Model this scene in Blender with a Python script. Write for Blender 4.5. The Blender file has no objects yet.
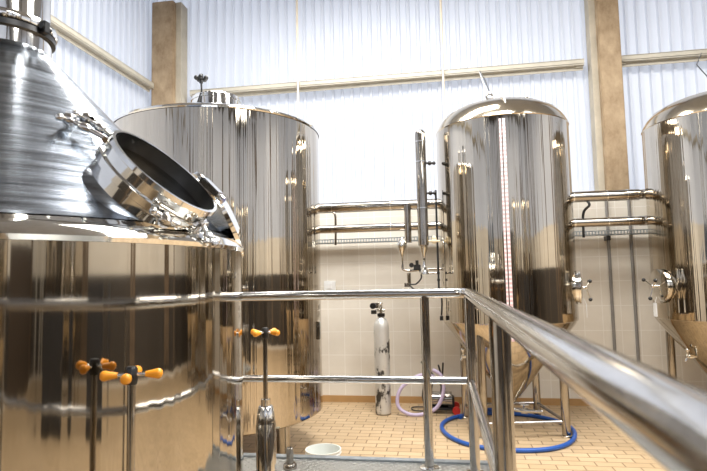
import bpy, bmesh, math, random
from mathutils import Vector, Matrix
random.seed(4)
PI=math.pi; R=math.radians
C=bpy.context.scene.collection
EYE=1.76

# ------------------------------------------------------------------ materials
def newmat(name):
    m=bpy.data.materials.new(name); m.use_nodes=True
    nt=m.node_tree; b=nt.nodes['Principled BSDF']
    return m,nt,b
def N(nt,t,**k):
    n=nt.nodes.new(t)
    for a,v in k.items(): setattr(n,a,v)
    return n
def coords(nt,scale,kind='Object'):
    tc=N(nt,'ShaderNodeTexCoord'); mp=N(nt,'ShaderNodeMapping')
    mp.inputs['Scale'].default_value=scale
    nt.links.new(tc.outputs[kind],mp.inputs['Vector']); return mp.outputs[0]
def ramp(nt,fac,stops):
    r=N(nt,'ShaderNodeValToRGB'); e=r.color_ramp.elements
    e[0].position,e[0].color=stops[0][0],stops[0][1]+(1,)
    e[1].position,e[1].color=stops[-1][0],stops[-1][1]+(1,)
    for p,c in stops[1:-1]:
        q=e.new(p); q.color=c+(1,)
    nt.links.new(fac,r.inputs['Fac']); return r.outputs[0]
def bump(nt,b,h,strength,dist=.01):
    n=N(nt,'ShaderNodeBump'); n.inputs['Strength'].default_value=strength; n.inputs['Distance'].default_value=dist
    nt.links.new(h,n.inputs['Height']); nt.links.new(n.outputs[0],b.inputs['Normal']); return n
def noise(nt,vec,scale=1,detail=3,rough=.5):
    n=N(nt,'ShaderNodeTexNoise'); n.inputs['Scale'].default_value=scale; n.inputs['Detail'].default_value=detail
    n.inputs['Roughness'].default_value=rough
    nt.links.new(vec,n.inputs['Vector']); return n.outputs[0]
def steel(name,col,rough,sc=(9,9,.25),bs=.25,bd=.02,var=.12,rvar=.06):
    m,nt,b=newmat(name); b.inputs['Metallic'].default_value=1
    v=coords(nt,sc); n=noise(nt,v,1,4,.6)
    c1=tuple(x*(1-var) for x in col); c2=tuple(min(1,x*(1+var)) for x in col)
    nt.links.new(ramp(nt,n,[(.3,c1),(.7,c2)]),b.inputs['Base Color'])
    mr=N(nt,'ShaderNodeMapRange'); mr.inputs[3].default_value=max(.01,rough-rvar); mr.inputs[4].default_value=rough+rvar
    nt.links.new(n,mr.inputs[0]); nt.links.new(mr.outputs[0],b.inputs['Roughness'])
    if bs: bump(nt,b,n,bs,bd)
    return m
def plain(name,col,rough=.5,metal=0,var=.08,sc=6,bs=0):
    m,nt,b=newmat(name); b.inputs['Metallic'].default_value=metal; b.inputs['Roughness'].default_value=rough
    n=noise(nt,coords(nt,(sc,sc,sc)),1,4)
    nt.links.new(ramp(nt,n,[(.3,tuple(x*(1-var) for x in col)),(.7,tuple(min(1,x*(1+var)) for x in col))]),b.inputs['Base Color'])
    if bs: bump(nt,b,n,bs)
    return m
M={}
M['tank']=steel('polished_tank_steel',(.56,.505,.425),.045,(4.5,4.5,.03),.75,.027,.16,.03)
M['kettle']=steel('polished_kettle_steel',(.47,.43,.37),.055,(3.5,3.5,.03),.7,.011,.1,.03)
M['conesteel']=steel('smooth_cone_steel',(.50,.44,.35),.09,(6,6,6),.4,.003,.14,.04)
M['brushed']=steel('brushed_cone_steel',(.34,.38,.44),.21,(2,2,60),.3,.002,.35,.1)
M['rail']=steel('polished_rail_steel',(.52,.51,.50),.12,(30,30,30),.1,.001,.08,.05)
M['pipe']=steel('pipe_steel',(.40,.37,.33),.12,(12,12,12),.1,.001,.1,.05)
M['chrome']=steel('bright_chrome',(.80,.79,.76),.07,(20,20,20),.05,.001,.05,.03)
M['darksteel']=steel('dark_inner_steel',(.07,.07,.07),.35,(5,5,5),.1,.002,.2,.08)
M['tray']=steel('galvanised_tray',(.45,.5,.55),.35,(20,20,20),0)
M['black']=plain('black_plastic',(.02,.02,.02),.4)
M['orange']=plain('orange_grip_plastic',(.95,.36,.02),.35)
M['red']=plain('red_plastic',(.55,.03,.02),.4)
M['blue']=plain('blue_hose_rubber',(.015,.085,.36),.35)
M['lilac']=plain('lilac_hose_rubber',(.50,.42,.58),.45)
M['white']=plain('white_plastic',(.85,.86,.86),.4,var=.03)
M['bucket']=plain('pale_bucket_plastic',(.72,.74,.70),.4,var=.05)
M['cream']=plain('cream_painted_steel',(.50,.465,.385),.5,var=.08)
M['tie']=plain('beige_tie_rod_paint',(.70,.62,.50),.5,var=.05)
M['roof']=plain('grey_roof_sheet',(.38,.38,.38),.7)
M['beam']=plain('dark_roof_beam',(.13,.12,.11),.6)
M['creamball']=plain('cream_valve_plastic',(.8,.7,.5),.4)

def concrete(name,a,b_):
    m,nt,b=newmat(name); b.inputs['Roughness'].default_value=.85
    n=noise(nt,coords(nt,(3,3,2)),1.6,8,.65)
    nt.links.new(ramp(nt,n,[(.32,a),(.5,tuple((x+y)/2 for x,y in zip(a,b_))),(.68,b_)]),b.inputs['Base Color'])
    bump(nt,b,n,.3,.01); return m
M['conc']=concrete('tan_concrete',(.24,.165,.095),(.45,.34,.22))
M['conc_dark']=concrete('brown_concrete',(.10,.07,.045),(.2,.14,.09))
M['conc2']=concrete('pale_concrete',(.40,.36,.29),(.52,.47,.38))

# translucent corrugated sheeting lit by daylight outside
m,nt,b=newmat('translucent_white_sheeting')
b.inputs['Base Color'].default_value=(.60,.62,.67,1); b.inputs['Roughness'].default_value=.35
tr=N(nt,'ShaderNodeBsdfTranslucent'); tr.inputs[0].default_value=(.82,.86,.95,1)
mx=N(nt,'ShaderNodeMixShader'); mx.inputs[0].default_value=.42
nt.links.new(b.outputs[0],mx.inputs[1]); nt.links.new(tr.outputs[0],mx.inputs[2])
nt.links.new(mx.outputs[0],nt.nodes['Material Output'].inputs[0]); M['sheet']=m

def tiles(name,c1,c2,mortar,w,h,ms,off,vec='xz',rough=.25,bs=.4):
    m,nt,b=newmat(name); b.inputs['Roughness'].default_value=rough
    tc=N(nt,'ShaderNodeTexCoord'); sp=N(nt,'ShaderNodeSeparateXYZ'); cb=N(nt,'ShaderNodeCombineXYZ')
    nt.links.new(tc.outputs['Object'],sp.inputs[0])
    idx={'x':0,'y':1,'z':2}
    nt.links.new(sp.outputs[idx[vec[0]]],cb.inputs[0]); nt.links.new(sp.outputs[idx[vec[1]]],cb.inputs[1])
    br=N(nt,'ShaderNodeTexBrick'); br.offset=off; br.squash=1
    br.inputs['Scale'].default_value=1; br.inputs['Mortar Size'].default_value=ms
    br.inputs['Brick Width'].default_value=w; br.inputs['Row Height'].default_value=h
    br.inputs['Color1'].default_value=c1+(1,); br.inputs['Color2'].default_value=c2+(1,); br.inputs['Mortar'].default_value=mortar+(1,)
    br.inputs['Mortar Smooth'].default_value=.2
    nt.links.new(cb.outputs[0],br.inputs['Vector'])
    n=noise(nt,coords(nt,(2.2,2.2,2.2)),1,6,.6)
    mixn=N(nt,'ShaderNodeMix',data_type='RGBA',blend_type='MULTIPLY'); mixn.inputs[0].default_value=.5
    nt.links.new(br.outputs['Color'],mixn.inputs[6]); nt.links.new(ramp(nt,n,[(.3,(.82,.8,.78)),(.65,(1,1,1))]),mixn.inputs[7])
    nt.links.new(mixn.outputs[2],b.inputs['Base Color'])
    inv=N(nt,'ShaderNodeMath',operation='SUBTRACT'); inv.inputs[0].default_value=1; nt.links.new(br.outputs['Fac'],inv.inputs[1])
    bump(nt,b,inv.outputs[0],bs,.004); return m
M['floor']=tiles('tan_floor_tile',(.58,.43,.265),(.49,.355,.21),(.24,.16,.09),.245,.122,.0065,.5,'xy',.42,.3)
wc=((.80,.755,.675),(.78,.735,.655),(.88,.85,.79))
M['wall_xz']=tiles('cream_wall_tile',*wc,.235,.33,.006,0,'xz',.25,.25)
M['wall_yz']=tiles('cream_side_tile',*wc,.235,.33,.006,0,'yz',.25,.25)
M['added_dado']=plain('added_dark_dado',(.05,.042,.035),.5)
M['base']=plain('tan_skirting_tile',(.46,.27,.11),.5)

# checker plate
m,nt,b=newmat('checker_plate'); b.inputs['Metallic'].default_value=1; b.inputs['Roughness'].default_value=.3
b.inputs['Base Color'].default_value=(.45,.45,.43,1)
tc=N(nt,'ShaderNodeTexCoord'); sp=N(nt,'ShaderNodeSeparateXYZ'); nt.links.new(tc.outputs['Object'],sp.inputs[0])
def mth(op,a,b2=None,c=None):
    n=N(nt,'ShaderNodeMath',operation=op)
    for i,x in enumerate((a,b2,c)):
        if x is None: continue
        if isinstance(x,(int,float)): n.inputs[i].default_value=x
        else: nt.links.new(x,n.inputs[i])
    return n.outputs[0]
S=1/.028
X=mth('MULTIPLY',sp.outputs[0],S); Y=mth('MULTIPLY',sp.outputs[1],S)
u=mth('SUBTRACT',mth('FRACT',X),.5); v=mth('SUBTRACT',mth('FRACT',Y),.5)
par=mth('MODULO',mth('ADD',mth('ABSOLUTE',mth('FLOOR',X)),mth('ABSOLUTE',mth('FLOOR',Y))),2)
sg=mth('SUBTRACT',mth('MULTIPLY',par,2),1)
sv=mth('MULTIPLY',v,sg)
A=mth('ADD',u,sv); B=mth('SUBTRACT',u,sv)
d=mth('ADD',mth('MULTIPLY',mth('MULTIPLY',A,A),1.3),mth('MULTIPLY',mth('MULTIPLY',B,B),14))
hh=mth('MAXIMUM',mth('SUBTRACT',1,d),0)
bump(nt,b,hh,.9,.004); M['plate']=m

# scale strip: white tape with two columns of pink-red marks
m,nt,b=newmat('level_scale_tape'); b.inputs['Roughness'].default_value=.5
tc=N(nt,'ShaderNodeTexCoord'); sp=N(nt,'ShaderNodeSeparateXYZ'); nt.links.new(tc.outputs['Object'],sp.inputs[0])
f=mth('FRACT',mth('MULTIPLY',sp.outputs[2],22)); g=mth('GREATER_THAN',f,.5)
cm=N(nt,'ShaderNodeMix',data_type='RGBA'); cm.inputs[6].default_value=(.80,.72,.73,1); cm.inputs[7].default_value=(.68,.44,.44,1)
nt.links.new(g,cm.inputs[0]); nt.links.new(cm.outputs[2],b.inputs['Base Color']); M['scale']=m

# scuffed gas cylinder paint
m,nt,b=newmat('scuffed_silver_paint'); b.inputs['Metallic'].default_value=.5; b.inputs['Roughness'].default_value=.35
n=noise(nt,coords(nt,(8,8,5)),1,5,.6)
nt.links.new(ramp(nt,n,[(.0,(.03,.03,.03)),(.41,(.06,.055,.05)),(.47,(.62,.61,.58)),(1,(.74,.73,.70))]),b.inputs['Base Color']); M['gas']=m

# ------------------------------------------------------------------ mesh helpers
class MB:
    def __init__(s): s.bm=bmesh.new()
    def box(s,c,size,rz=0,rot=None):
        r=bmesh.ops.create_cube(s.bm,size=1)
        mt=Matrix.Translation(c)@(rot if rot else Matrix.Rotation(rz,4,'Z'))@Matrix.Diagonal((*size,1))
        bmesh.ops.transform(s.bm,matrix=mt,verts=r['verts']); return s
    def lathe(s,prof,seg=48,mat=Matrix.Identity(4),close=True):
        rings=[]
        for r,z in prof:
            if r<1e-5: rings.append([s.bm.verts.new(mat@Vector((0,0,z)))])
            else: rings.append([s.bm.verts.new(mat@Vector((r*math.cos(2*PI*k/seg),r*math.sin(2*PI*k/seg),z))) for k in range(seg)])
        for a,b in zip(rings,rings[1:]):
            for k in range(seg):
                k2=(k+1)%seg
                if len(a)==1 and len(b)==1: continue
                if len(a)==1: s.bm.faces.new((a[0],b[k2],b[k]))
                elif len(b)==1: s.bm.faces.new((a[k],a[k2],b[0]))
                else: s.bm.faces.new((a[k],a[k2],b[k2],b[k]))
        if close:
            if len(rings[0])>1: s.bm.faces.new(rings[0][::-1])
            if len(rings[-1])>1: s.bm.faces.new(rings[-1])
        return s
    def cyl(s,p,q,r,seg=20,r2=None):
        p=Vector(p);q=Vector(q);d=q-p
        mt=Matrix.Translation(p)@d.to_track_quat('Z','Y').to_matrix().to_4x4()
        return s.lathe([(r,0),(r if r2 is None else r2,d.length)],seg,mt)
    def lat(s,prof,p,q,seg=28,close=True):
        p=Vector(p);q=Vector(q);d=(q-p).normalized()
        mt=Matrix.Translation(p)@d.to_track_quat('Z','Y').to_matrix().to_4x4()
        return s.lathe(prof,seg,mt,close)
    def ball(s,c,r,sc=(1,1,1),seg=16):
        x=bmesh.ops.create_uvsphere(s.bm,u_segments=seg,v_segments=seg//2+2,radius=r)
        bmesh.ops.transform(s.bm,matrix=Matrix.Translation(c)@Matrix.Diagonal((*sc,1)),verts=x['verts']); return s
    def torus(s,c,axis,R_,r,seg=48,sub=10,arc=2*PI,start=0):
        q=Vector(axis).to_track_quat('Z','Y')
        pts=[Vector(c)+q@Vector((R_*math.cos(start+arc*k/seg),R_*math.sin(start+arc*k/seg),0)) for k in range(seg+(0 if arc>6.28 else 1))]
        return s.tube(pts,r,sub,arc>6.28)
    def tube(s,pts,r,sub=14,closed=False):
        pts=[Vector(p) for p in pts]; n=len(pts); rings=[]; nrm=None
        for i,p in enumerate(pts):
            a=pts[(i-1)%n] if (closed or i>0) else p; b=pts[(i+1)%n] if (closed or i<n-1) else p
            t=(b-a).normalized()
            if nrm is None:
                nrm=t.orthogonal().normalized()
            nrm=(nrm-t*nrm.dot(t)).normalized(); bi=t.cross(nrm)
            rings.append([s.bm.verts.new(p+nrm*(r*math.cos(2*PI*k/sub))+bi*(r*math.sin(2*PI*k/sub))) for k in range(sub)])
        for i in range(n if closed else n-1):
            a=rings[i];b=rings[(i+1)%n]
            o=0
            if closed and i==n-1:
                o=min(range(sub),key=lambda o:(a[0].co-b[o].co).length)
            for k in range(sub):
                s.bm.faces.new((a[k],a[(k+1)%sub],b[(k+1+o)%sub],b[(k+o)%sub]))
        if not closed:
            s.bm.faces.new(rings[0][::-1]); s.bm.faces.new(rings[-1])
        return s
    def build(s,name,mat,parent=None,smooth=True,bevel=0,origin=None):
        if bevel:
            bmesh.ops.bevel(s.bm,geom=[e for e in s.bm.edges if len(e.link_faces)==2 and e.calc_face_angle(0)>.6],offset=bevel,segments=2,affect='EDGES')
        bmesh.ops.recalc_face_normals(s.bm,faces=s.bm.faces)
        if smooth:
            for f in s.bm.faces: f.smooth=True
            for e in s.bm.edges:
                if len(e.link_faces)==2 and e.calc_face_angle(0)>R(38): e.smooth=False
        if origin is not None: bmesh.ops.translate(s.bm,vec=-Vector(origin),verts=s.bm.verts)
        me=bpy.data.meshes.new(name); s.bm.to_mesh(me); s.bm.free()
        me.materials.append(M[mat] if isinstance(mat,str) else mat)
        o=bpy.data.objects.new(name,me); C.objects.link(o)
        if origin is not None: o.location=origin
        if parent: o.parent=parent
        return o
def spline(pts,n=10,closed=False):
    P=[Vector(p) for p in pts]; out=[]; L=len(P)
    for i in range(L if closed else L-1):
        if closed: a,b,c,d=P[(i-1)%L],P[i],P[(i+1)%L],P[(i+2)%L]
        else: a,b,c,d=P[max(i-1,0)],P[i],P[i+1],P[min(i+2,L-1)]
        for k in range(n):
            t=k/n; out.append(.5*((2*b)+(c-a)*t+(2*a-5*b+4*c-d)*t*t+(3*b-a-3*c+d)*t**3))
    if not closed: out.append(P[-1])
    return out
def thing(name,label,cat,loc=(0,0,0),rz=0,group=None):
    o=bpy.data.objects.new(name,None); C.objects.link(o); o.location=loc; o.rotation_euler=(0,0,rz)
    o['label']=label; o['category']=cat
    if group: o['group']=group
    return o
def tag(o,label,cat,group=None):
    o['label']=label;o['category']=cat
    if group:o['group']=group
    return o
def struct(o): o['kind']='structure'; return o
def copy_tree(o,parent=None):
    c=o.copy(); C.objects.link(c); c.parent=parent
    for ch in o.children: copy_tree(ch,c)
    return c

# ------------------------------------------------------------------ room shell
XL,XR,YB,YF,ZT=-4.25,7.5,7.75,-4.2,6.6
ZS=2.84
struct(MB().box(((XL+XR)/2,(YB+YF)/2,-.05),(XR-XL+.4,YB-YF+.4,.1)).build('floor','floor',smooth=False))
struct(MB().box(((XL+XR)/2,(YB+YF)/2,ZT+.05),(XR-XL+.9,YB-YF+.9,.1)).build('ceiling','roof',smooth=False))
def wall(name,a,b,mat,nz):
    # tiled masonry below, corrugated sheeting above; nz = inward normal
    a=Vector((*a,0));b=Vector((*b,0));d=(b-a).normalized();a-=d*.42;b+=d*.42;L=(b-a).length;n=Vector((*nz,0))
    mid=(a+b)/2-n*.21; mid.z=ZS/2
    ax=abs(d.x)>.5
    w=struct(MB().box(mid,(L,.42,ZS) if ax else (.42,L,ZS)).build(name,mat,smooth=False))
    mb=MB(); bm=mb.bm; per=.15; prof=[(0,0),(.05,0),(.065,.04),(.105,.04),(.12,0)]
    prev=None; k=0; dep=-.38
    while k*per<L:
        for (t,o) in prof:
            s_=k*per+t
            if s_>L: break
            p=a+d*s_+n*(dep+o)
            v=(bm.verts.new((p.x,p.y,ZS)),bm.verts.new((p.x,p.y,ZT)))
            if prev: bm.faces.new((prev[0],v[0],v[1],prev[1]))
            prev=v
        k+=1
    mb.build('corrugated_sheeting','sheet',w,smooth=False)
    return w
wall('wall_back',(XL,YB),(XR,YB),'wall_xz',(0,-1))
wall('wall_left',(XL,YF),(XL,YB),'wall_yz',(1,0))
wall('wall_right',(XR,YF),(XR,YB),'wall_yz',(-1,0))
wall('wall_front',(XL,YF),(XR,YF),'wall_xz',(0,1))
struct(MB().box(((XL+XR)/2,YB-.008,.045),(XR-XL-.02,.016,.09)).build('baseboard_back','base',smooth=False))
struct(MB().box((XL+.008,(YB+YF)/2,.045),(.016,YB-YF-.05,.09)).build('baseboard_left','base',smooth=False))
# dark doors added on the unseen front wall to darken what the steel mirrors
d1=struct(MB().box((1.5,YF+.03,1.5),(3.6,.06,3.0)).build('added_door_1',plain('added_door_dark',(.04,.04,.045),.6),smooth=False))
d2=struct(MB().box((5.6,YF+.03,1.2),(1.6,.06,2.4)).build('added_door_2',plain('added_door_brown',(.07,.05,.035),.6),smooth=False))
# roof beams (structure, seen in reflections)
for i,y in enumerate((-4,0,4)):
    struct(MB().box(((XL+XR)/2,y,ZT-.16),(XR-XL-.1,.2,.32)).build('trim_%d'%(i+1),'beam',smooth=False))

for n_,(c_,sz_) in enumerate((((XR-.012,(YB+YF)/2,1.0),(.02,YB-YF-.2,1.8)),(((XL+XR)/2,YF+.012,1.0),(XR-XL-.2,.02,1.8)))):
    struct(MB().box(c_,sz_).build('trim_%d'%(n_+4),'added_dado',smooth=False))  # unseen dark dado panels, added for the dark low band mirrored in the steel
for n_,(x,y) in enumerate(((-2.6,YF-.1),(-.6,YF-.1),(3.9,YF-.1),(6.6,YF-.1),(XR+.1,-1.5),(XR+.1,2.2),(XR+.1,5.2))):
    struct(MB().box((x,y,ZT/2),(.3,.3,ZT-.4)).build('trim_%d'%(n_+6),'conc_dark',smooth=False))
# columns
def column(x,y,w,dp,label,z=ZT-.34):
    t=thing('concrete_column',label,'column',(x,y,ZS))
    z-=ZS
    MB().box((0,0,z/2),(w,dp,z)).build('shaft','conc',t,smooth=False,bevel=.012)
    return t
col=column(-4.28,7.93,.37,.32,'tan concrete column in the left corner of the hall behind the wide tank')
MB().box((.23,.04,(ZT-.34-ZS)/2),(.09,.22,ZT-.34-ZS)).build('side_strip','conc2',col,smooth=False)
col=column(2.42,7.93,.285,.32,'mottled brown concrete column between the two cone-bottom tanks')
MB().box((-.185,.05,(ZT-.34-ZS)/2),(.085,.20,ZT-.34-ZS)).build('side_strip','conc2',col,smooth=False)

# purlins: lipped channels along the walls
def purlin(a,b,z,label):
    a=Vector((*a,z));b=Vector((*b,z)); mid=(a+b)/2; d=b-a; L=d.length; ang=math.atan2(d.y,d.x)
    t=thing('steel_purlin',label,'purlin',mid,ang)
    h=.15
    MB().box((0,0,h/2),(L,.16,.012)).box((0,-.074,h/2-.03),(L,.012,.06)).box((0,.0,-h/2+.08),(L,.012,h-.02)).box((0,0,.0),(L,.16,.012)).build('channel','cream',t,smooth=False)
    for s in (-1,1):
        MB().box((s*(L/2-.06),-.03,.03),(.1,.012,.12)).build('end_bracket','cream',t,smooth=False)
    return t
ZP=4.72
purlin((-3.87,YB+.22),(2.10,YB+.22),ZP,'long cream steel purlin on back wall left of brown column')
purlin((2.55,YB+.22),(XR-.1,YB+.22),ZP,'cream steel purlin on back wall right of brown column')
purlin((XL-.24,YF+.3),(XL-.24,7.76),ZP+.11,'cream steel purlin running along the left wall')
for x in (-2.08,.12):
    o=MB().cyl((x,YB+.10,ZS),(x,YB+.10,ZT),.018,10).build('tie_rod','tie')
    tag(o,'thin beige vertical tie rod on white sheeting '+('above the wide tank' if x<-1 else 'left of the middle tank'),'rod')
# cable tray
def tray(x0,x1,z,label):
    t=thing('cable_tray',label,'cable tray',((x0+x1)/2,YB-.10,z))
    L=x1-x0
    mb=MB(); mb.box((0,-.06,.025),(L,.004,.012)).box((0,-.06,-.025),(L,.004,.012))
    k=0
    while k*.04<L:
        mb.box((-L/2+k*.04,-.06,0),(.016,.004,.045)); k+=1
    mb.box((0,0,-.03),(L,.12,.004))
    mb.build('perforated_side','tray',t,smooth=False)
    for s in (-.42,.15,.42): MB().box((L*s,.03,-.07),(.05,.13,.06)).build('bracket','darksteel',t,smooth=False)
tray(-2.6,4.8,2.29,'perforated galvanised cable tray running along the cream tiled wall')
for x,lb in ((2.235,'grey vertical conduit on tiled wall nearer the middle tank'),(2.52,'grey vertical conduit on tiled wall nearer the right tank')):
    tag(MB().cyl((x,YB-.03,.12),(x,YB-.03,ZS-.03),.02,12).build('wall_conduit',plain('grey_conduit',(.25,.24,.23),.4),),lb,'conduit')
t=thing('wall_switch','white switch box on the tiled wall beside the wide tank','switch',(-1.61,YB-.0,1.655))
MB().box((0,-.014,0),(.17,.028,.135)).build('plate','white',t,smooth=False,bevel=.006)
MB().box((0,-.034,0),(.05,.012,.07)).build('rocker','white',t,smooth=False)

# ------------------------------------------------------------------ brew kettle
KX,KY,KR=-1.787,1.957,.975
KZ=1.895
k=thing('brew_kettle','huge mirror-polished brew kettle with conical top and chimney at left','brew kettle',(KX,KY,0))
MB().lathe([(.0,.32),(.5,.34),(KR-.05,.42),(KR,.46),(KR,.462),(KR,.48),(KR,KZ-.02),(KR,KZ)],160).build('shell','kettle',k)
MB().lathe([(KR+.004,KZ-.015),(KR+.012,KZ),(KR+.004,KZ+.012),(KR-.008,KZ+.028),(KR-.03,KZ+.045),(KR-.065,KZ+.058),(KR-.075,KZ+.066)],160,close=False).build('shoulder','chrome',k)
CB,CT=(KR-.07,KZ+.064),(.168,2.735)
MB().lathe([(CB[0],CB[1]),(CB[0]-.03,CB[1]+.022),(CT[0],CT[1])],160,close=False).build('cone_top','brushed',k)
ch=MB().lathe([(.168,2.70),(.168,2.86),(.160,2.862),(.160,6.2)],64,close=False).build('chimney','chrome',k)
MB().lathe([(.162,2.82),(.186,2.82),(.190,2.832),(.190,2.846),(.186,2.856),(.162,2.856)],64).build('flange','chrome',k)
MB().lathe([(.166,2.795),(.182,2.795),(.182,2.818),(.166,2.818)],64).build('flange_clamp','darksteel',k)
a=R(-5); MB().box((.192*math.cos(a),.192*math.sin(a),2.825),(.03,.03,.05),rz=a).cyl((.19*math.cos(a),.19*math.sin(a)-.02,2.825),(.19*math.cos(a),.19*math.sin(a)+.03,2.825),.014,10).build('clamp_bolt','darksteel',k,bevel=.003)
for a in (R(20),R(110),R(200),R(290)):
    MB().cyl((.7*math.cos(a),.7*math.sin(a),0),(.7*math.cos(a),.7*math.sin(a),.42),.05,20).build('leg','pipe',k)
# manway: ring standing on the cone
azd=Vector((math.cos(-.0852),math.sin(-.0852),0))
slope=.7803
nrm=(azd*math.sin(slope)+Vector((0,0,1))*math.cos(slope)).normalized()
dn=(azd*math.cos(slope)-Vector((0,0,1))*math.sin(slope)).normalized()   # down-slope
sd=nrm.cross(dn).normalized()
if sd.y>0: sd=-sd        # towards the camera side
rr=.794; zz=CB[1]+(CB[0]-rr)*math.tan(slope)
mc=Vector((-.9485-KX,1.7653-KY,2.1514))-nrm*.112
MR=.208
MB().lat([(MR,-.20),(MR,.09),(MR+.010,.095),(MR+.008,.112),(MR-.004,.112),(MR-.006,-.10),(0,-.11)],mc,mc+nrm,96,close=False).build('manway_neck','chrome',k)
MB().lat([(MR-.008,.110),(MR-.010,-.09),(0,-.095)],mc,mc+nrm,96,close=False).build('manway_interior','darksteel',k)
MB().lat([(MR+.002,.02),(MR+.014,.025),(MR+.014,.05),(MR+.002,.055)],mc,mc+nrm,96).build('manway_band','chrome',k)
MB().lat([(MR+.05,-.10),(MR+.03,-.045),(MR,-.02)],mc,mc+nrm,96,close=False).build('manway_collar','brushed',k)
def loc(a,b,c): return mc+dn*a+sd*b+nrm*c     # local coords on the manway
# lid swung open down-slope behind
lc=Vector((-.965-KX,2.26-KY,2.05))
vd=Vector((-.40,.90,.08)).normalized(); vr=Vector((.91,.41,0)).normalized(); vu=Vector((0,0,1))
ln=(vr*.88+vu*.47+vd*.10).normalized()
MB().lat([(0,.05),(.08,.045),(.15,.028),(.19,.004),(.215,-.004),(.215,-.022),(.19,-.02),(0,.035)],lc,lc+ln,80).build('manway_lid','chrome',k)
# hinge block
hb=MB(); hb.box(loc(.05,-MR-.02,.12),(.10,.045,.04),rot=Matrix((dn,sd,nrm)).transposed().to_4x4())
hb.cyl(loc(-.02,-MR-.03,.12),loc(.12,-MR-.03,.12),.016)
hb.build('hinge','chrome',k,bevel=.004)
def clamp(th,out=.0,ln_=.15,kk=.5):
    dr=dn*math.cos(th)+sd*math.sin(th)
    b0=mc+dr*(MR+.014)+nrm*.06
    mb=MB()
    tg=nrm.cross(dr).normalized()
    mb.cyl(b0-tg*.03,b0+tg*.03,.011,12)
    e=b0+(dr*.9+nrm*kk).normalized()*ln_
    mb.cyl(b0,e,.009,12)
    mb.lat([(.0,0),(.014,.0),(.017,.012),(.017,.03),(.012,.04),(0,.042)],b0+(e-b0)*.45,e,16)
    mb.lat([(.0,0),(.02,.0),(.024,.014),(.02,.03),(0,.034)],b0+(e-b0)*.85,e+(e-b0),16)
    mb.cyl(e-tg*.045,e+tg*.045,.009,12)
    mb.ball(e-tg*.045,.014).ball(e+tg*.045,.014)
    return mb.build('swing_clamp','chrome',k)
clamp(R(178),ln_=.18,kk=-.14); clamp(R(160),ln_=.16,kk=-.22); clamp(R(38),ln_=.035,kk=-.4); clamp(R(-8),ln_=.07,kk=-.3)

# ------------------------------------------------------------------ wide tank
TX,TY,TR=-2.32,5.43,1.07
t=thing('storage_tank','wide polished steel tank with flat shoulder and small top hatch on legs','storage tank',(TX,TY,0))
zb,zt=.425,3.31
MB().lathe([(0,zb-.02),(TR*.6,zb-.015),(TR-.02,zb-.005),(TR,zb+.01),(TR,zb+.02),(TR,zt-.02),(TR,zt)],160,close=False).build('shell','tank',t)
MB().lathe([(TR+.006,zt-.012),(TR+.012,zt),(TR+.004,zt+.018),(TR-.03,zt+.035),(TR*.75,zt+.075),(TR*.45,zt+.12),(.24,zt+.15),(0,zt+.155)],160,close=False).build('dished_top','chrome',t)
hx=(.02,-.12)
h=MB().lathe([(.25,zt+.12),(.25,zt+.33),(.262,zt+.332),(.262,zt+.345),(.25,zt+.35),(.25,zt+.37),(.238,zt+.385),(.15,zt+.395),(0,zt+.40)],64,Matrix.Translation((*hx,0))).build('hatch','chrome',t)
mb=MB().cyl((hx[0]-.06,hx[1]-.22,zt+.22),(hx[0]-.06,hx[1]-.24,zt+.50),.01,10).cyl((hx[0]-.09,hx[1]-.26,zt+.24),(hx[0]-.06,hx[1]-.24,zt+.36),.014,10)
mb.build('hatch_bolt','darksteel',h)
kz=zt+.52
mb=MB().cyl((hx[0]-.06,hx[1]-.24,kz-.05),(hx[0]-.06,hx[1]-.24,kz+.04),.02,12)
for i in range(5):
    a=2*PI*i/5; mb.ball((hx[0]-.06+.05*math.cos(a),hx[1]-.24+.05*math.sin(a),kz),.024)
mb.build('black_knob','black',h)['label']='black star knob'
for a in (R(-23),R(67),R(157),R(247)):
    MB().cyl((.85*math.cos(a),.85*math.sin(a),0),(.85*math.cos(a),.85*math.sin(a),zb+.0),.062,24).build('leg','pipe',t)
MB().box((TR*math.cos(R(-2))+.008,TR*math.sin(R(-2)),1.24),(.025,.05,.18)).build('side_bracket','pipe',t,bevel=.004)

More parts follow.
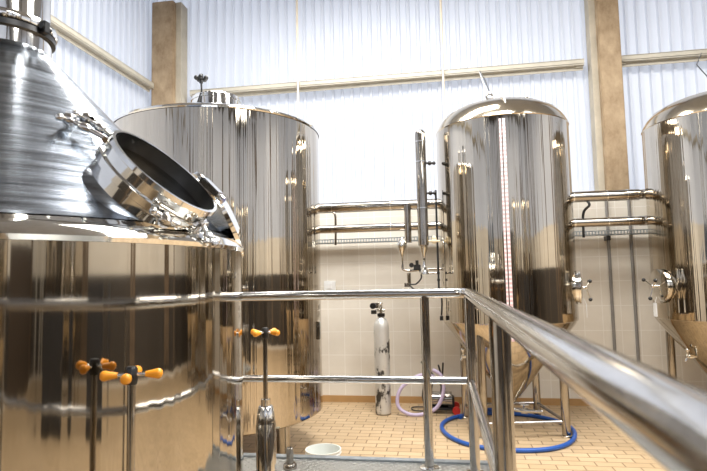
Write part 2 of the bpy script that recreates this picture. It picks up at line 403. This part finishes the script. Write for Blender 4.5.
# ------------------------------------------------------------------ cone-bottom tanks
FR=.77
def fermenter(label,loc,hw_az,zoff=0):
    t=thing('conical_fermenter',label,'fermentation tank',loc,0)
    zs,ztop=1.235,3.48+zoff
    MB().lathe([(FR-.012,zs-.004),(FR,zs+.008),(FR,zs+.02),(FR,ztop-.02),(FR,ztop)],128,close=False).build('shell','tank',t)
    MB().lathe([(FR-.012,zs),(FR-.04,zs-.05),(.10,.36),(.06,.33),(.05,.30),(0,.30)],128,close=False).build('cone_bottom','conesteel',t)
    MB().lathe([(FR,ztop-.008),(FR+.006,ztop),(FR-.006,ztop+.035),(FR-.04,ztop+.10),(FR*.86,ztop+.18),(FR*.70,ztop+.25),(FR*.5,ztop+.305),(FR*.25,ztop+.345),(0,ztop+.36)],128,close=False).build('domed_top','dome',t)
    for a in (R(-35),R(55),R(145),R(235)):
        x,y=.63*math.cos(a),.63*math.sin(a)
        lg=MB().cyl((x,y,.03),(x,y,zs-.03),.046,24).build('leg','pipe',t)
        MB().lathe([(.055,0),(.055,.02),(.03,.035)],24,Matrix.Translation((x,y,0))).build('foot','chrome',lg)
    pts=[(.63*math.cos(a),.63*math.sin(a)) for a in (R(-35),R(55),R(145),R(235))]
    for i in range(4):
        a,b=pts[i],pts[(i+1)%4]; z=.165
        MB().cyl((a[0],a[1],z),(b[0],b[1],z),.018,14).build('cross_bar','rail',t)
    # outlet and valve
    o=MB().tube(spline([(0,0,.31),(0,0,.24),(.03,-.0,.2),(.1,-.02,.195),(.33,-.06,.195)],8),.022).build('outlet_pipe','chrome',t)
    MB().cyl((.10,-.02,.195),(.17,-.035,.195),.036,16).cyl((.13,-.03,.2),(.13,-.03,.26),.012,10).cyl((.09,-.03,.26),(.19,-.03,.26),.008,8).build('valve','chrome',o)
    for x,y in ((-.13,-.20),(.30,-.14)):
        zz=ztop+.325-.06*(x>0)
        MB().torus((x,y,zz+.06),(0,1,0),.035,.011,20,8).box((x,y,zz+.005),(.035,.02,.06)).build('lifting_lug','pipe',t)
    # side manway
    d=Vector((math.cos(hw_az),math.sin(hw_az),0)); s=Vector((-d.y,d.x,0)); c=d*FR+Vector((0,0,1.60))
    mw=MB().lat([(.175,-.06),(.175,.015),(.19,.018),(.19,.034),(.175,.04),(.10,.055),(0,.058)],c,c+d,48).build('manway','chrome',t)
    hb=c+d*.05
    w=MB().cyl(hb,hb+d*.05,.014,12)
    w.ball(hb+d*.045,.02)
    for i in range(3):
        a=2*PI*i/3+.5; w.cyl(hb+d*.045,hb+d*.075+(s*math.cos(a)+Vector((0,0,1))*math.sin(a))*.13,.007,8)
    w.build('hand_wheel','chrome',mw)
    for i in range(3):
        a=2*PI*i/3+.5
        MB().ball(hb+d*.08+(s*math.cos(a)+Vector((0,0,1))*math.sin(a))*.135,.021).build('knob','black',mw)
    tp=c+d*.085-Vector((0,0,.26)); MB().box(tp,(.004,.07,.15),rz=hw_az).cyl(tp+Vector((0,0,.07)),c+d*.06-Vector((0,0,.12)),.003,6).build('paper_tag','white',mw,smooth=False)
    # sample valve on the cone
    a=R(195)
    d=Vector((math.cos(a),math.sin(a),0)); c=d*.46+Vector((0,0,.83))
    MB().cyl(c,c+d*.12,.016,12).cyl(c+d*.1,c+d*.1+Vector((0,0,.07)),.012,10).ball(c+d*.1+Vector((0,0,.07)),.022).cyl(c+d*.05-Vector((0,0,0)),c+d*.09,.028,14).cyl(c+d*.1,c+d*.13-Vector((0,0,.05)),.012,10).build('sample_valve','chrome',t)
    return t
M['dome']=steel('warm_dome_steel',(.66,.58,.46),.14,(10,10,10),.1,.002,.06,.04)
f3=fermenter('middle cone-bottom steel tank with red and white scale strip down its front',(.757,6.62,0),R(-12))
sc=thing
a=R(-95)
rr_=FR+.004
mb=MB()
for s0,w in ((-.030,.022),(.004,.030)):
    a0=a+s0/rr_
    mb.box((rr_*math.cos(a0+w/2/rr_),rr_*math.sin(a0+w/2/rr_),2.25),(w,.005,2.36),rz=a0+w/2/rr_+PI/2)
o=mb.build('level_scale','scale',f3,smooth=False); o['label']='red and white measuring strip'
f4=fermenter('right-hand cone-bottom steel tank cut off by the photo edge',(3.16,6.62,0),R(-170),-.07)
for f in (f3,f4): f['group']='cone-bottom fermentation tanks'
darkcab=plain('added_cabinet_dark',(.03,.03,.033),.45)
def copy_t(src,loc,rz,label):
    c=copy_tree(src); c.location=loc; c.rotation_euler=(0,0,rz); c['label']=label; return c
copy_t(f4,(5.35,6.62,0),0,'unseen cone-bottom tank added for reflection beyond the right edge of the photo next in the row')  # out-of-view tank, added so the right-hand tank has something to mirror
for i,(x,y,h,lb) in enumerate(((4.3,.3,1.75,'tall dark cabinet added for the kettle reflection, well right of the platform, nearer the back wall'),(4.1,-1.3,1.6,'lower dark cabinet added for the kettle reflection, well right of the platform, farther from the back wall'))):
    t=thing('added_cabinet',lb,'cabinet',(x,y,0),-.15*i)  # unseen cabinets, added to put a dark band into the kettle reflection
    MB().box((0,0,h/2),(.5,.8,h)).build('body',darkcab,t,smooth=False,bevel=.01)
    dr=MB().box((-.262,0,h/2+.03),(.02,.72,h-.18)).build('door',darkcab,t,smooth=False,bevel=.004)
    MB().box((-.285,.28,h/2),(.03,.03,.16)).build('handle','chrome',dr,smooth=False)
copy_t(f4,(5.7,-1.8,0),2.0,'unseen cone-bottom tank added behind the camera on the right to be mirrored in the steel')  # this and the next tank are unseen, added for reflected vertical streaks
copy_t(f4,(1.9,-2.9,0),2.4,'unseen cone-bottom tank added behind the camera near the added dark door to be mirrored in the steel')
# side fittings on the middle tank
mb=MB().cyl((-.70,-.30,1.37),(-.60,-.30,1.37),.02).cyl((-.66,-.36,1.37),(-.66,-.22,1.37),.012).ball((-.66,-.36,1.37),.024).cyl((-.69,-.3,1.37),(-.69,-.3,1.44),.012)
mb.build('side_valve','chrome',f3)
ZD=3.86
def wire(pts,r,lb,mat='darksteel',name='hanging_wire'):
    tag(MB().tube(pts,r,8).build(name,mat),lb,'wire')
wire([(.627,6.42,ZD+.075),(.63,7.0,4.30),(.64,7.83,4.72)],.006,'dark hanging wire from the middle tank lifting lug up to the purlin')
wire([(.755,5.855,3.50),(.74,6.0,3.72),(.69,6.5,3.90),(.655,7.05,4.14),(.64,7.85,4.72)],.009,'white cord hanging from the purlin to the middle tank scale strip','white')
wire([(3.03,6.42,ZD),(3.2,7.1,4.3),(3.6,7.83,4.72)],.006,'dark wire rising from the right-hand tank to the purlin')

# ------------------------------------------------------------------ pipe runs between the tanks
def piperun(x0,x1,zs,label,y=7.05):
    t=thing('pipe_run',label,'pipe',((x0+x1)/2,y,0))
    c=(x0+x1)/2
    for z,r in zs:
        p=MB().tube(spline([(x0-c,0,z),(x1-c,0,z)],2),r,20).build('pipe','pipe',t)
        for s in (.18,.6,.85):
            xx=(x0-c)+(x1-x0)*s
            MB().cyl((xx-.006,0,z),(xx+.006,0,z),r+.004,20).build('weld_ring','chrome',p)
    return t
p1=piperun(-1.75,.11,((2.70,.068),(2.415,.054)),'two horizontal steel pipes between the wide tank and the middle tank')
MB().tube(spline([(-.62,-.02,2.66),(-.56,-.03,2.62),(-.55,-.02,2.5),(-.56,.0,2.2)],6),.016).build('hanger','pipe',p1)
mb=MB().cyl((.41,-.07,2.70),(.41,-.07,2.20),.045,20)
mb.build('drop_pipe','pipe',p1)
p2=piperun(1.49,2.42,((2.71,.068),(2.385,.056)),'two horizontal steel pipes between the middle tank and the right-hand tank')
MB().tube(spline([(-.16,0,2.68),(-.12,-.03,2.6),(-.19,0,2.5),(-.2,.0,2.2)],6),.016).build('hanger','darksteel',p2)
for z in (2.71,2.385):
    MB().tube(spline([(.46,0,z),(.52,0,z),(.56,-.06,z),(.56,-.15,z)],6),.06,16).build('elbow','pipe',p2)

# tall column filter beside the middle tank
def onplane(px,py,y):  # real position of a photographed point lying in the vertical plane at depth y
    d=RAY(px,py); s=y/d[1]; return Vector((s*d[0],y,EYE+s*d[2]))
F_=540;YW=R(9.15);PT=R(4.5);RL=R(1.2)
fw=Vector((-math.sin(YW)*math.cos(PT),math.cos(YW)*math.cos(PT),math.sin(PT)))
r0=Vector((math.cos(YW),math.sin(YW),0)); u0=r0.cross(fw)
rt=r0*math.cos(RL)-u0*math.sin(RL); up=r0*math.sin(RL)+u0*math.cos(RL)
def RAY(px,py): return fw+rt*((px-353.5)/F_)+up*((235.5-py)/F_)
y=6.35
q=onplane(422.5,130,y); q2=onplane(423.5,246,y)
t=thing('sight_column','tall narrow steel column with domed cap hanging left of the middle tank','filter column',(q2.x,y,0))
H=q.z; L=q2.z
MB().lathe([(0,L),(.05,L),(.062,L+.01),(.062,H-.05),(.055,H-.02),(.035,H),(0,H+.005)],28).build('body','pipe',t)
for zz in (H-.15,(H+L)/2+.3,(H+L)/2-.25): MB().lathe([(.062,zz),(.067,zz),(.067,zz+.012),(.062,zz+.012)],28).build('band','chrome',t)
MB().lathe([(.05,L),(.045,L-.04),(.02,L-.12),(.016,L-.2),(.03,L-.26),(.05,L-.31),(.05,L-.33),(0,L-.33)],24,close=False).build('reducer','chrome',t)
for py in (163,193):
    zz=onplane(430,py,y).z
    MB().cyl((.05,0,zz),(.17,.03,zz),.012,10).ball((.10,.01,zz),.026).ball((.15,.02,zz),.022).build('connector','darksteel',t)
zz=onplane(435,241,y).z
MB().cyl((.06,0,zz),(.19,.03,zz),.014,10).cyl((.10,0,zz),(.15,0,zz),.03,12).ball((.125,0,zz+.03),.03).build('union_fitting','creamball',t)['label']='cream plastic union'
# thin gauge pipe left of the middle tank
qa=onplane(439,190,6.4); qb=onplane(439,292,6.4)
t2=thing('gauge_pipe','thin dark vertical pipe against the left side of the middle tank','pipe',(qb.x,6.4,0))
MB().cyl((0,0,qb.z),(0,0,qa.z),.012,10).build('tube','darksteel',t2)
MB().cyl((-.0,0,qb.z+.22),(-.2,-.02,qb.z+.22),.011,10).build('branch','pipe',t2)
for dz in (.22,.14,.03): MB().box((.0,-.01,qb.z+dz),(.035,.03,.03)).build('coupling','black',t2,bevel=.004)
MB().tube(spline([(.02,-.03,qb.z+.05),(.03,-.03,qb.z-.12),(.02,-.03,qb.z-.27)],6),.01,8).box((.02,-.03,qb.z-.3),(.04,.04,.05)).build('hanging_lead','darksteel',t2)
# cone filter with regulator
qc=onplane(402,250,7.0)
t3=thing('inline_filter','small conical steel filter with black regulator and curled tube under the pipes','filter',(qc.x,7.0,0))
z=qc.z
MB().lathe([(0,z+.16),(.03,z+.155),(.05,z+.11),(.07,z+.08),(.07,z+.04),(.05,z+.0),(.015,z-.09),(.012,z-.2),(0,z-.2)],24).build('cone_body','chrome',t3)
MB().tube(spline([(0,0,z-.19),(.01,-.01,z-.25),(.1,-.01,z-.27),(.27,-.02,z-.26),(.5,-.04,z-.26)],6),.016).build('tube','pipe',t3)
MB().box((.19,-.03,z-.23),(.09,.05,.07)).cyl((.19,-.03,z-.23),(.19,-.03,z-.14),.02).cyl((.12,-.03,z-.2),(.12,-.07,z-.2),.03).build('regulator','black',t3,bevel=.006)
MB().tube(spline([(.22,-.04,z-.26),(.24,-.05,z-.36),(.17,-.05,z-.44),(.09,-.05,z-.45),(.15,-.05,z-.52),(.22,-.05,z-.62)],8),.010,8).build('curled_tube','black',t3)
MB().box((.06,0,z-.45),(.08,.05,.05)).cyl((.08,.0,z-.3),(.08,.0,z-.45),.025).build('coupling','pipe',t3)

# ------------------------------------------------------------------ platform
PZ=.655
pl=thing('work_platform','raised checker-plate steel work platform in front of the camera','platform',(0,0,0))
mb=MB(); bm=mb.bm
x0,x1,y0,y1=KX,.24,-1.6,3.38
hr=KR+.012
WY=2.05; a0=math.asin((WY-KY)/hr); out=[(-.42,y0),(x1,y0),(x1,y1),(x0,y1)]+[(KX+hr*math.cos(PI/2-(PI/2-a0)*i/48),KY+hr*math.sin(PI/2-(PI/2-a0)*i/48)) for i in range(49)]+[(-.42,WY)]
vs=[bm.verts.new((x,y,PZ)) for x,y in out]
f=bm.faces.new(vs); r=bmesh.ops.extrude_face_region(bm,geom=[f])
bmesh.ops.translate(bm,vec=(0,0,-.006),verts=[e for e in r['geom'] if isinstance(e,bmesh.types.BMVert)])
bmesh.ops.triangulate(bm,faces=[f for f in bm.faces if len(f.verts)>4])
mb.build('deck','plate',pl,smooth=False)
MB().box(((x0+x1)/2,y1-.02,PZ-.065),(x1-x0,.04,.115)).build('edge_beam','rail',pl,smooth=False)
MB().box((x1-.02,(y0+y1)/2,PZ-.065),(.04,y1-y0-.09,.115)).build('edge_beam','rail',pl,smooth=False)
MB().box(((x0+x1)/2,y1-.03,PZ+.006),(x1-x0,.05,.010)).build('edge_strip','tray',pl,smooth=False)
for x,y in ((-1.6,y1-.1),(-.5,y1-.1),(.17,y1-.1),(.17,1.0),(.17,-1.4),(-.36,-1.4),(-.36,1.0)):
    MB().box((x,y,(PZ-.07)/2-.003),(.06,.06,PZ-.08)).build('support_leg','rail',pl,smooth=False)

# guard rail
g=thing('guard_rail','polished steel guard rail along the platform edge turning towards the camera','railing',(0,0,0))
RX,RY,RZ,MZ=.150,3.24,1.659,1.155; rd=.0285
bend=[(RX-.09,RY,RZ),(RX-.045,RY-.012,RZ),(RX-.012,RY-.045,RZ),(RX,RY-.09,RZ)]
MB().tube([(-1.62,RY,RZ)]+[(-.7,RY,RZ)]+bend+[(RX,1.5,RZ),(RX,.0,RZ),(RX,-1.55,RZ)],rd,28).build('top_rail','rail',g)
MB().tube([(-1.62,RY,MZ),(RX-.02,RY,MZ)],.022,24).build('mid_rail','rail',g)
MB().tube([(RX,RY-.02,MZ),(RX,-1.55,MZ)],.022,24).build('mid_rail','rail',g)
for x,y,rp in ((-.105,RY,.0265),(RX,RY-.06,.0285),(RX,1.52,.0285),(RX,-.1,.0285),(RX,-1.52,.0285),(-1.6,RY,.0265)):
    p=MB().cyl((x,y,PZ),(x,y,RZ-rd*.3),rp,28).build('post','rail',g)
    MB().lathe([(.055,PZ),(.055,PZ+.008),(.03,PZ+.012)],28,Matrix.Translation((x,y,0))).build('base_flange','chrome',p)

# ------------------------------------------------------------------ valve handles with orange grips
def cross_valve(label,x,y,z,rz,basez,PZ=PZ+.001):
    t=thing('cross_handle_valve',label,'valve',(x,y,PZ),rz,None)
    zz=z-PZ
    MB().lathe([(.0,zz-.03),(.014,zz-.03),(.016,zz-.02),(.016,zz+.012),(.012,zz+.018),(0,zz+.018)],20).build('hub','darksteel',t)
    for i in range(4):
        a=i*PI/2; d=Vector((math.cos(a),math.sin(a),0)); c=Vector((0,0,zz-.004))
        ar=MB().cyl(c+d*.012,c+d*.048,.0055,12).build('arm','chrome',t)
        MB().lat([(0,0),(.0075,0),(.009,.006),(.012,.022),(.0145,.032),(.014,.038),(.009,.044),(0,.046)],c+d*.036,c+d*.2,16).build('grip','orange',ar)['label']='orange plastic grip'
    MB().cyl((0,0,basez-PZ),(0,0,zz-.028),.0105,18).build('stem','pipe',t)
    b=basez-PZ
    MB().lathe([(.046,0),(.046,b-.10),(.044,b-.095),(.044,b-.088),(.034,b-.022),(.030,b-.018),(.022,b-.018),(.022,b+.012),(.014,b+.014),(0,b+.015)],40).build('base_column','chrome',t)
    return t
cross_valve('nearer steel valve stem with orange cross handle in front of the kettle',-.846,1.385,1.513,R(20),1.05,0.001)
cross_valve('farther steel valve stem with orange cross handle on fat base column before the wide tank',-.820,2.443,1.52,R(-20),1.20)
t=thing('pipe_stub','short capped steel pipe stub on the platform beside the fat valve base','pipe',(-.915,3.16,PZ))
MB().lathe([(.04,0),(.04,.022),(.034,.03),(.021,.032),(.021,.115),(.017,.12),(0,.121)],28).build('stub','pipe',t)

# bucket on the floor
t=thing('bucket','pale round plastic bucket on the tiled floor behind the platform edge','bucket',(-1.055,4.67,0))
MB().lathe([(.0,.005),(.12,.005),(.15,.29),(.155,.292),(.155,.30),(.146,.30),(.116,.015),(0,.015)],40,close=False).build('pail','bucket',t)
MB().torus((0,0,.27),(0,0,1),.152,.004,40,8).build('rim_band','white',t)

# gas cylinder
t=thing('gas_cylinder','tall scuffed silver gas cylinder standing against the tiled wall','gas cylinder',(-.80,7.10,0))
MB().lathe([(0,.01),(.08,0),(.10,.02),(.102,.05),(.102,1.10),(.095,1.16),(.07,1.21),(.04,1.235),(.034,1.25),(.034,1.28),(0,1.28)],40).build('body','gas',t)
v=MB().cyl((0,0,1.27),(0,0,1.40),.022).cyl((-.07,0,1.33),(.05,0,1.33),.018).ball((0,0,1.42),.03,(1,1,.6)).cyl((-.05,-.01,1.36),(-.05,-.01,1.43),.025).build('valve','chrome',t)
MB().lathe([(.05,1.25),(.05,1.29),(.044,1.29),(.044,1.25)],24,close=False).build('collar','darksteel',t)
MB().box((-.09,-.03,1.31),(.07,.05,.05)).cyl((-.1,-.05,1.39),(-.1,.01,1.39),.04).build('gauge','darksteel',t,bevel=.004)
MB().torus((-.06,-.03,1.08),(0,1,.1),.115,.0035,30,6,arc=PI*.9,start=R(95)).build('capillary_tube','chrome',t)

# pressure washer with lilac hose
px_,py_=-.06,7.25
t=thing('pressure_washer','small dark pressure washer with red wheels behind the rail corner post','pressure washer',(px_,py_,0))
MB().cyl((-.16,0,.17),(.14,0,.17),.095,28).build('motor','pipe',t,bevel=.01)
MB().box((0,0,.06),(.34,.2,.03)).box((.13,0,.14),(.08,.14,.14)).build('chassis','black',t,bevel=.01)
for s in (-1,1):
    MB().cyl((.19,s*.12,.055),(.19,s*.16,.055),.05,24).build('wheel','red',t)
for s in (-1,1):
    MB().tube(spline([(-.02,s*.08,.08),(.02,s*.09,.4),(-.02 if s<0 else .04,s*.09,.62)],6),.012,10).build('handle_tube','black',t)
MB().cyl((-.0,-.14,.42),(.26,-.12,.44),.012,10).cyl((.2,-.125,.437),(.27,-.12,.44),.022,10).build('spray_lance','black',t)
h=MB().tube(spline([(-.05,-.10,.42),(-.22,-.16,.44),(-.43,-.20,.30),(-.47,-.22,.12),(-.36,-.24,.03),(-.20,-.24,.024),(-.03,-.22,.10),(.05,-.2,.28),(.03,-.17,.44),(-.06,-.12,.50)],10),.021,12).build('lilac_hose','lilac')
h.location=(px_-.02,py_,0); h.scale=(1.12,1.0,1.12)
tag(h,'looped lilac hose lying against the floor before the pressure washer','hose')
for i,(dx,dz,h_) in enumerate(((-.34,.0,.62),(-.02,0,.6))):
    pass
t=thing('cable_reel_stand','thin black stand with raised black grip and looped cable left of the pressure washer','stand',(-.30,7.33,0))
MB().tube(spline([(.30,-.05,.25),(.16,-.04,.45),(.06,-.02,.58)],5),.009,8).build('arm','black',t)
MB().cyl((.10,-.03,.54),(.0,-.01,.64),.02,12).build('grip','black',t)
MB().tube(spline([(.12,-.1,.02),(-.1,-.1,.02),(-.14,.08,.02),(.1,.1,.02),(.16,0,.02)],8,True),.009,8,True).build('foot_ring','black',t)
MB().tube(spline([(.12,-.04,.5),(.03,-.04,.35),(.0,-.04,.18),(.05,-.04,.02)],8),.009,8).build('cable','black',t)
MB().tube(spline([(.17,-.05,.45),(.12,-.05,.25),(.22,-.05,.14),(.30,-.05,.3)],8),.009,8).build('cable','black',t)

# blue hose coiled round the middle tank's legs
cx,cy=.665,6.42
pts=[]
for i in range(30):
    a=R(95+i*350/29); rx,ry=.72+.02*math.sin(3*a),.76+.02*math.cos(2*a)
    pts.append((cx+rx*math.cos(a),cy+ry*math.sin(a),.024+.0))
pts+= [(cx+.35,cy+.93,.024),(cx-.25,cy+.85,.03),(cx-.5,cy+.50,.024)]
tag(MB().tube(spline(pts,4),.0235,14).build('blue_hose','blue'),'blue hose looped on the tiled floor around the middle tank legs','hose')

# ------------------------------------------------------------------ lights, world, camera
def area(name,loc,size,power,rot=(0,0,0),col=(1,1,1)):
    l=bpy.data.lights.new(name,'AREA'); l.shape='RECTANGLE'; l.size,l.size_y=size; l.energy=power; l.color=col
    o=bpy.data.objects.new(name,l); C.objects.link(o); o.location=loc; o.rotation_euler=rot; return o
area('added_roof_light',(0.3,3.4,6.2),(2.4,1.8),230,col=(1,.98,.94))  # added area light, placed for the cone highlight; the roof has no skylight
area('added_roof_light',(-1.2,5.7,6.2),(3.5,.8),150,col=(1,.98,.94))  # added fill to brighten the left part of the tiled wall
area('added_roof_light',(4.4,3.6,6.2),(3.5,2),190,col=(1,.98,.94))  # added fill under the closed roof, right side
area('added_roof_light',(3.8,-1.6,6.2),(4.5,1.4),130,col=(1,.98,.94))  # added fill for the space behind the camera
w=bpy.data.worlds.new('World'); bpy.context.scene.world=w; w.use_nodes=True
w.node_tree.nodes['Background'].inputs[0].default_value=(.92,.95,1,1); w.node_tree.nodes['Background'].inputs[1].default_value=.78

cam=bpy.data.cameras.new('camera'); co=bpy.data.objects.new('camera',cam); C.objects.link(co)
cam.sensor_width=36; cam.lens=36*F_/707; cam.clip_start=.02
co.matrix_world=Matrix(((rt.x,up.x,-fw.x,0),(rt.y,up.y,-fw.y,0),(rt.z,up.z,-fw.z,EYE),(0,0,0,1)))
cam.dof.use_dof=True; cam.dof.focus_distance=5.2; cam.dof.aperture_fstop=7.0
sc_=bpy.context.scene; sc_.camera=co
vs_=sc_.view_settings; vs_.view_transform='Standard'; vs_.look='None'; vs_.gamma=1; vs_.use_curve_mapping=False; vs_.exposure=.83
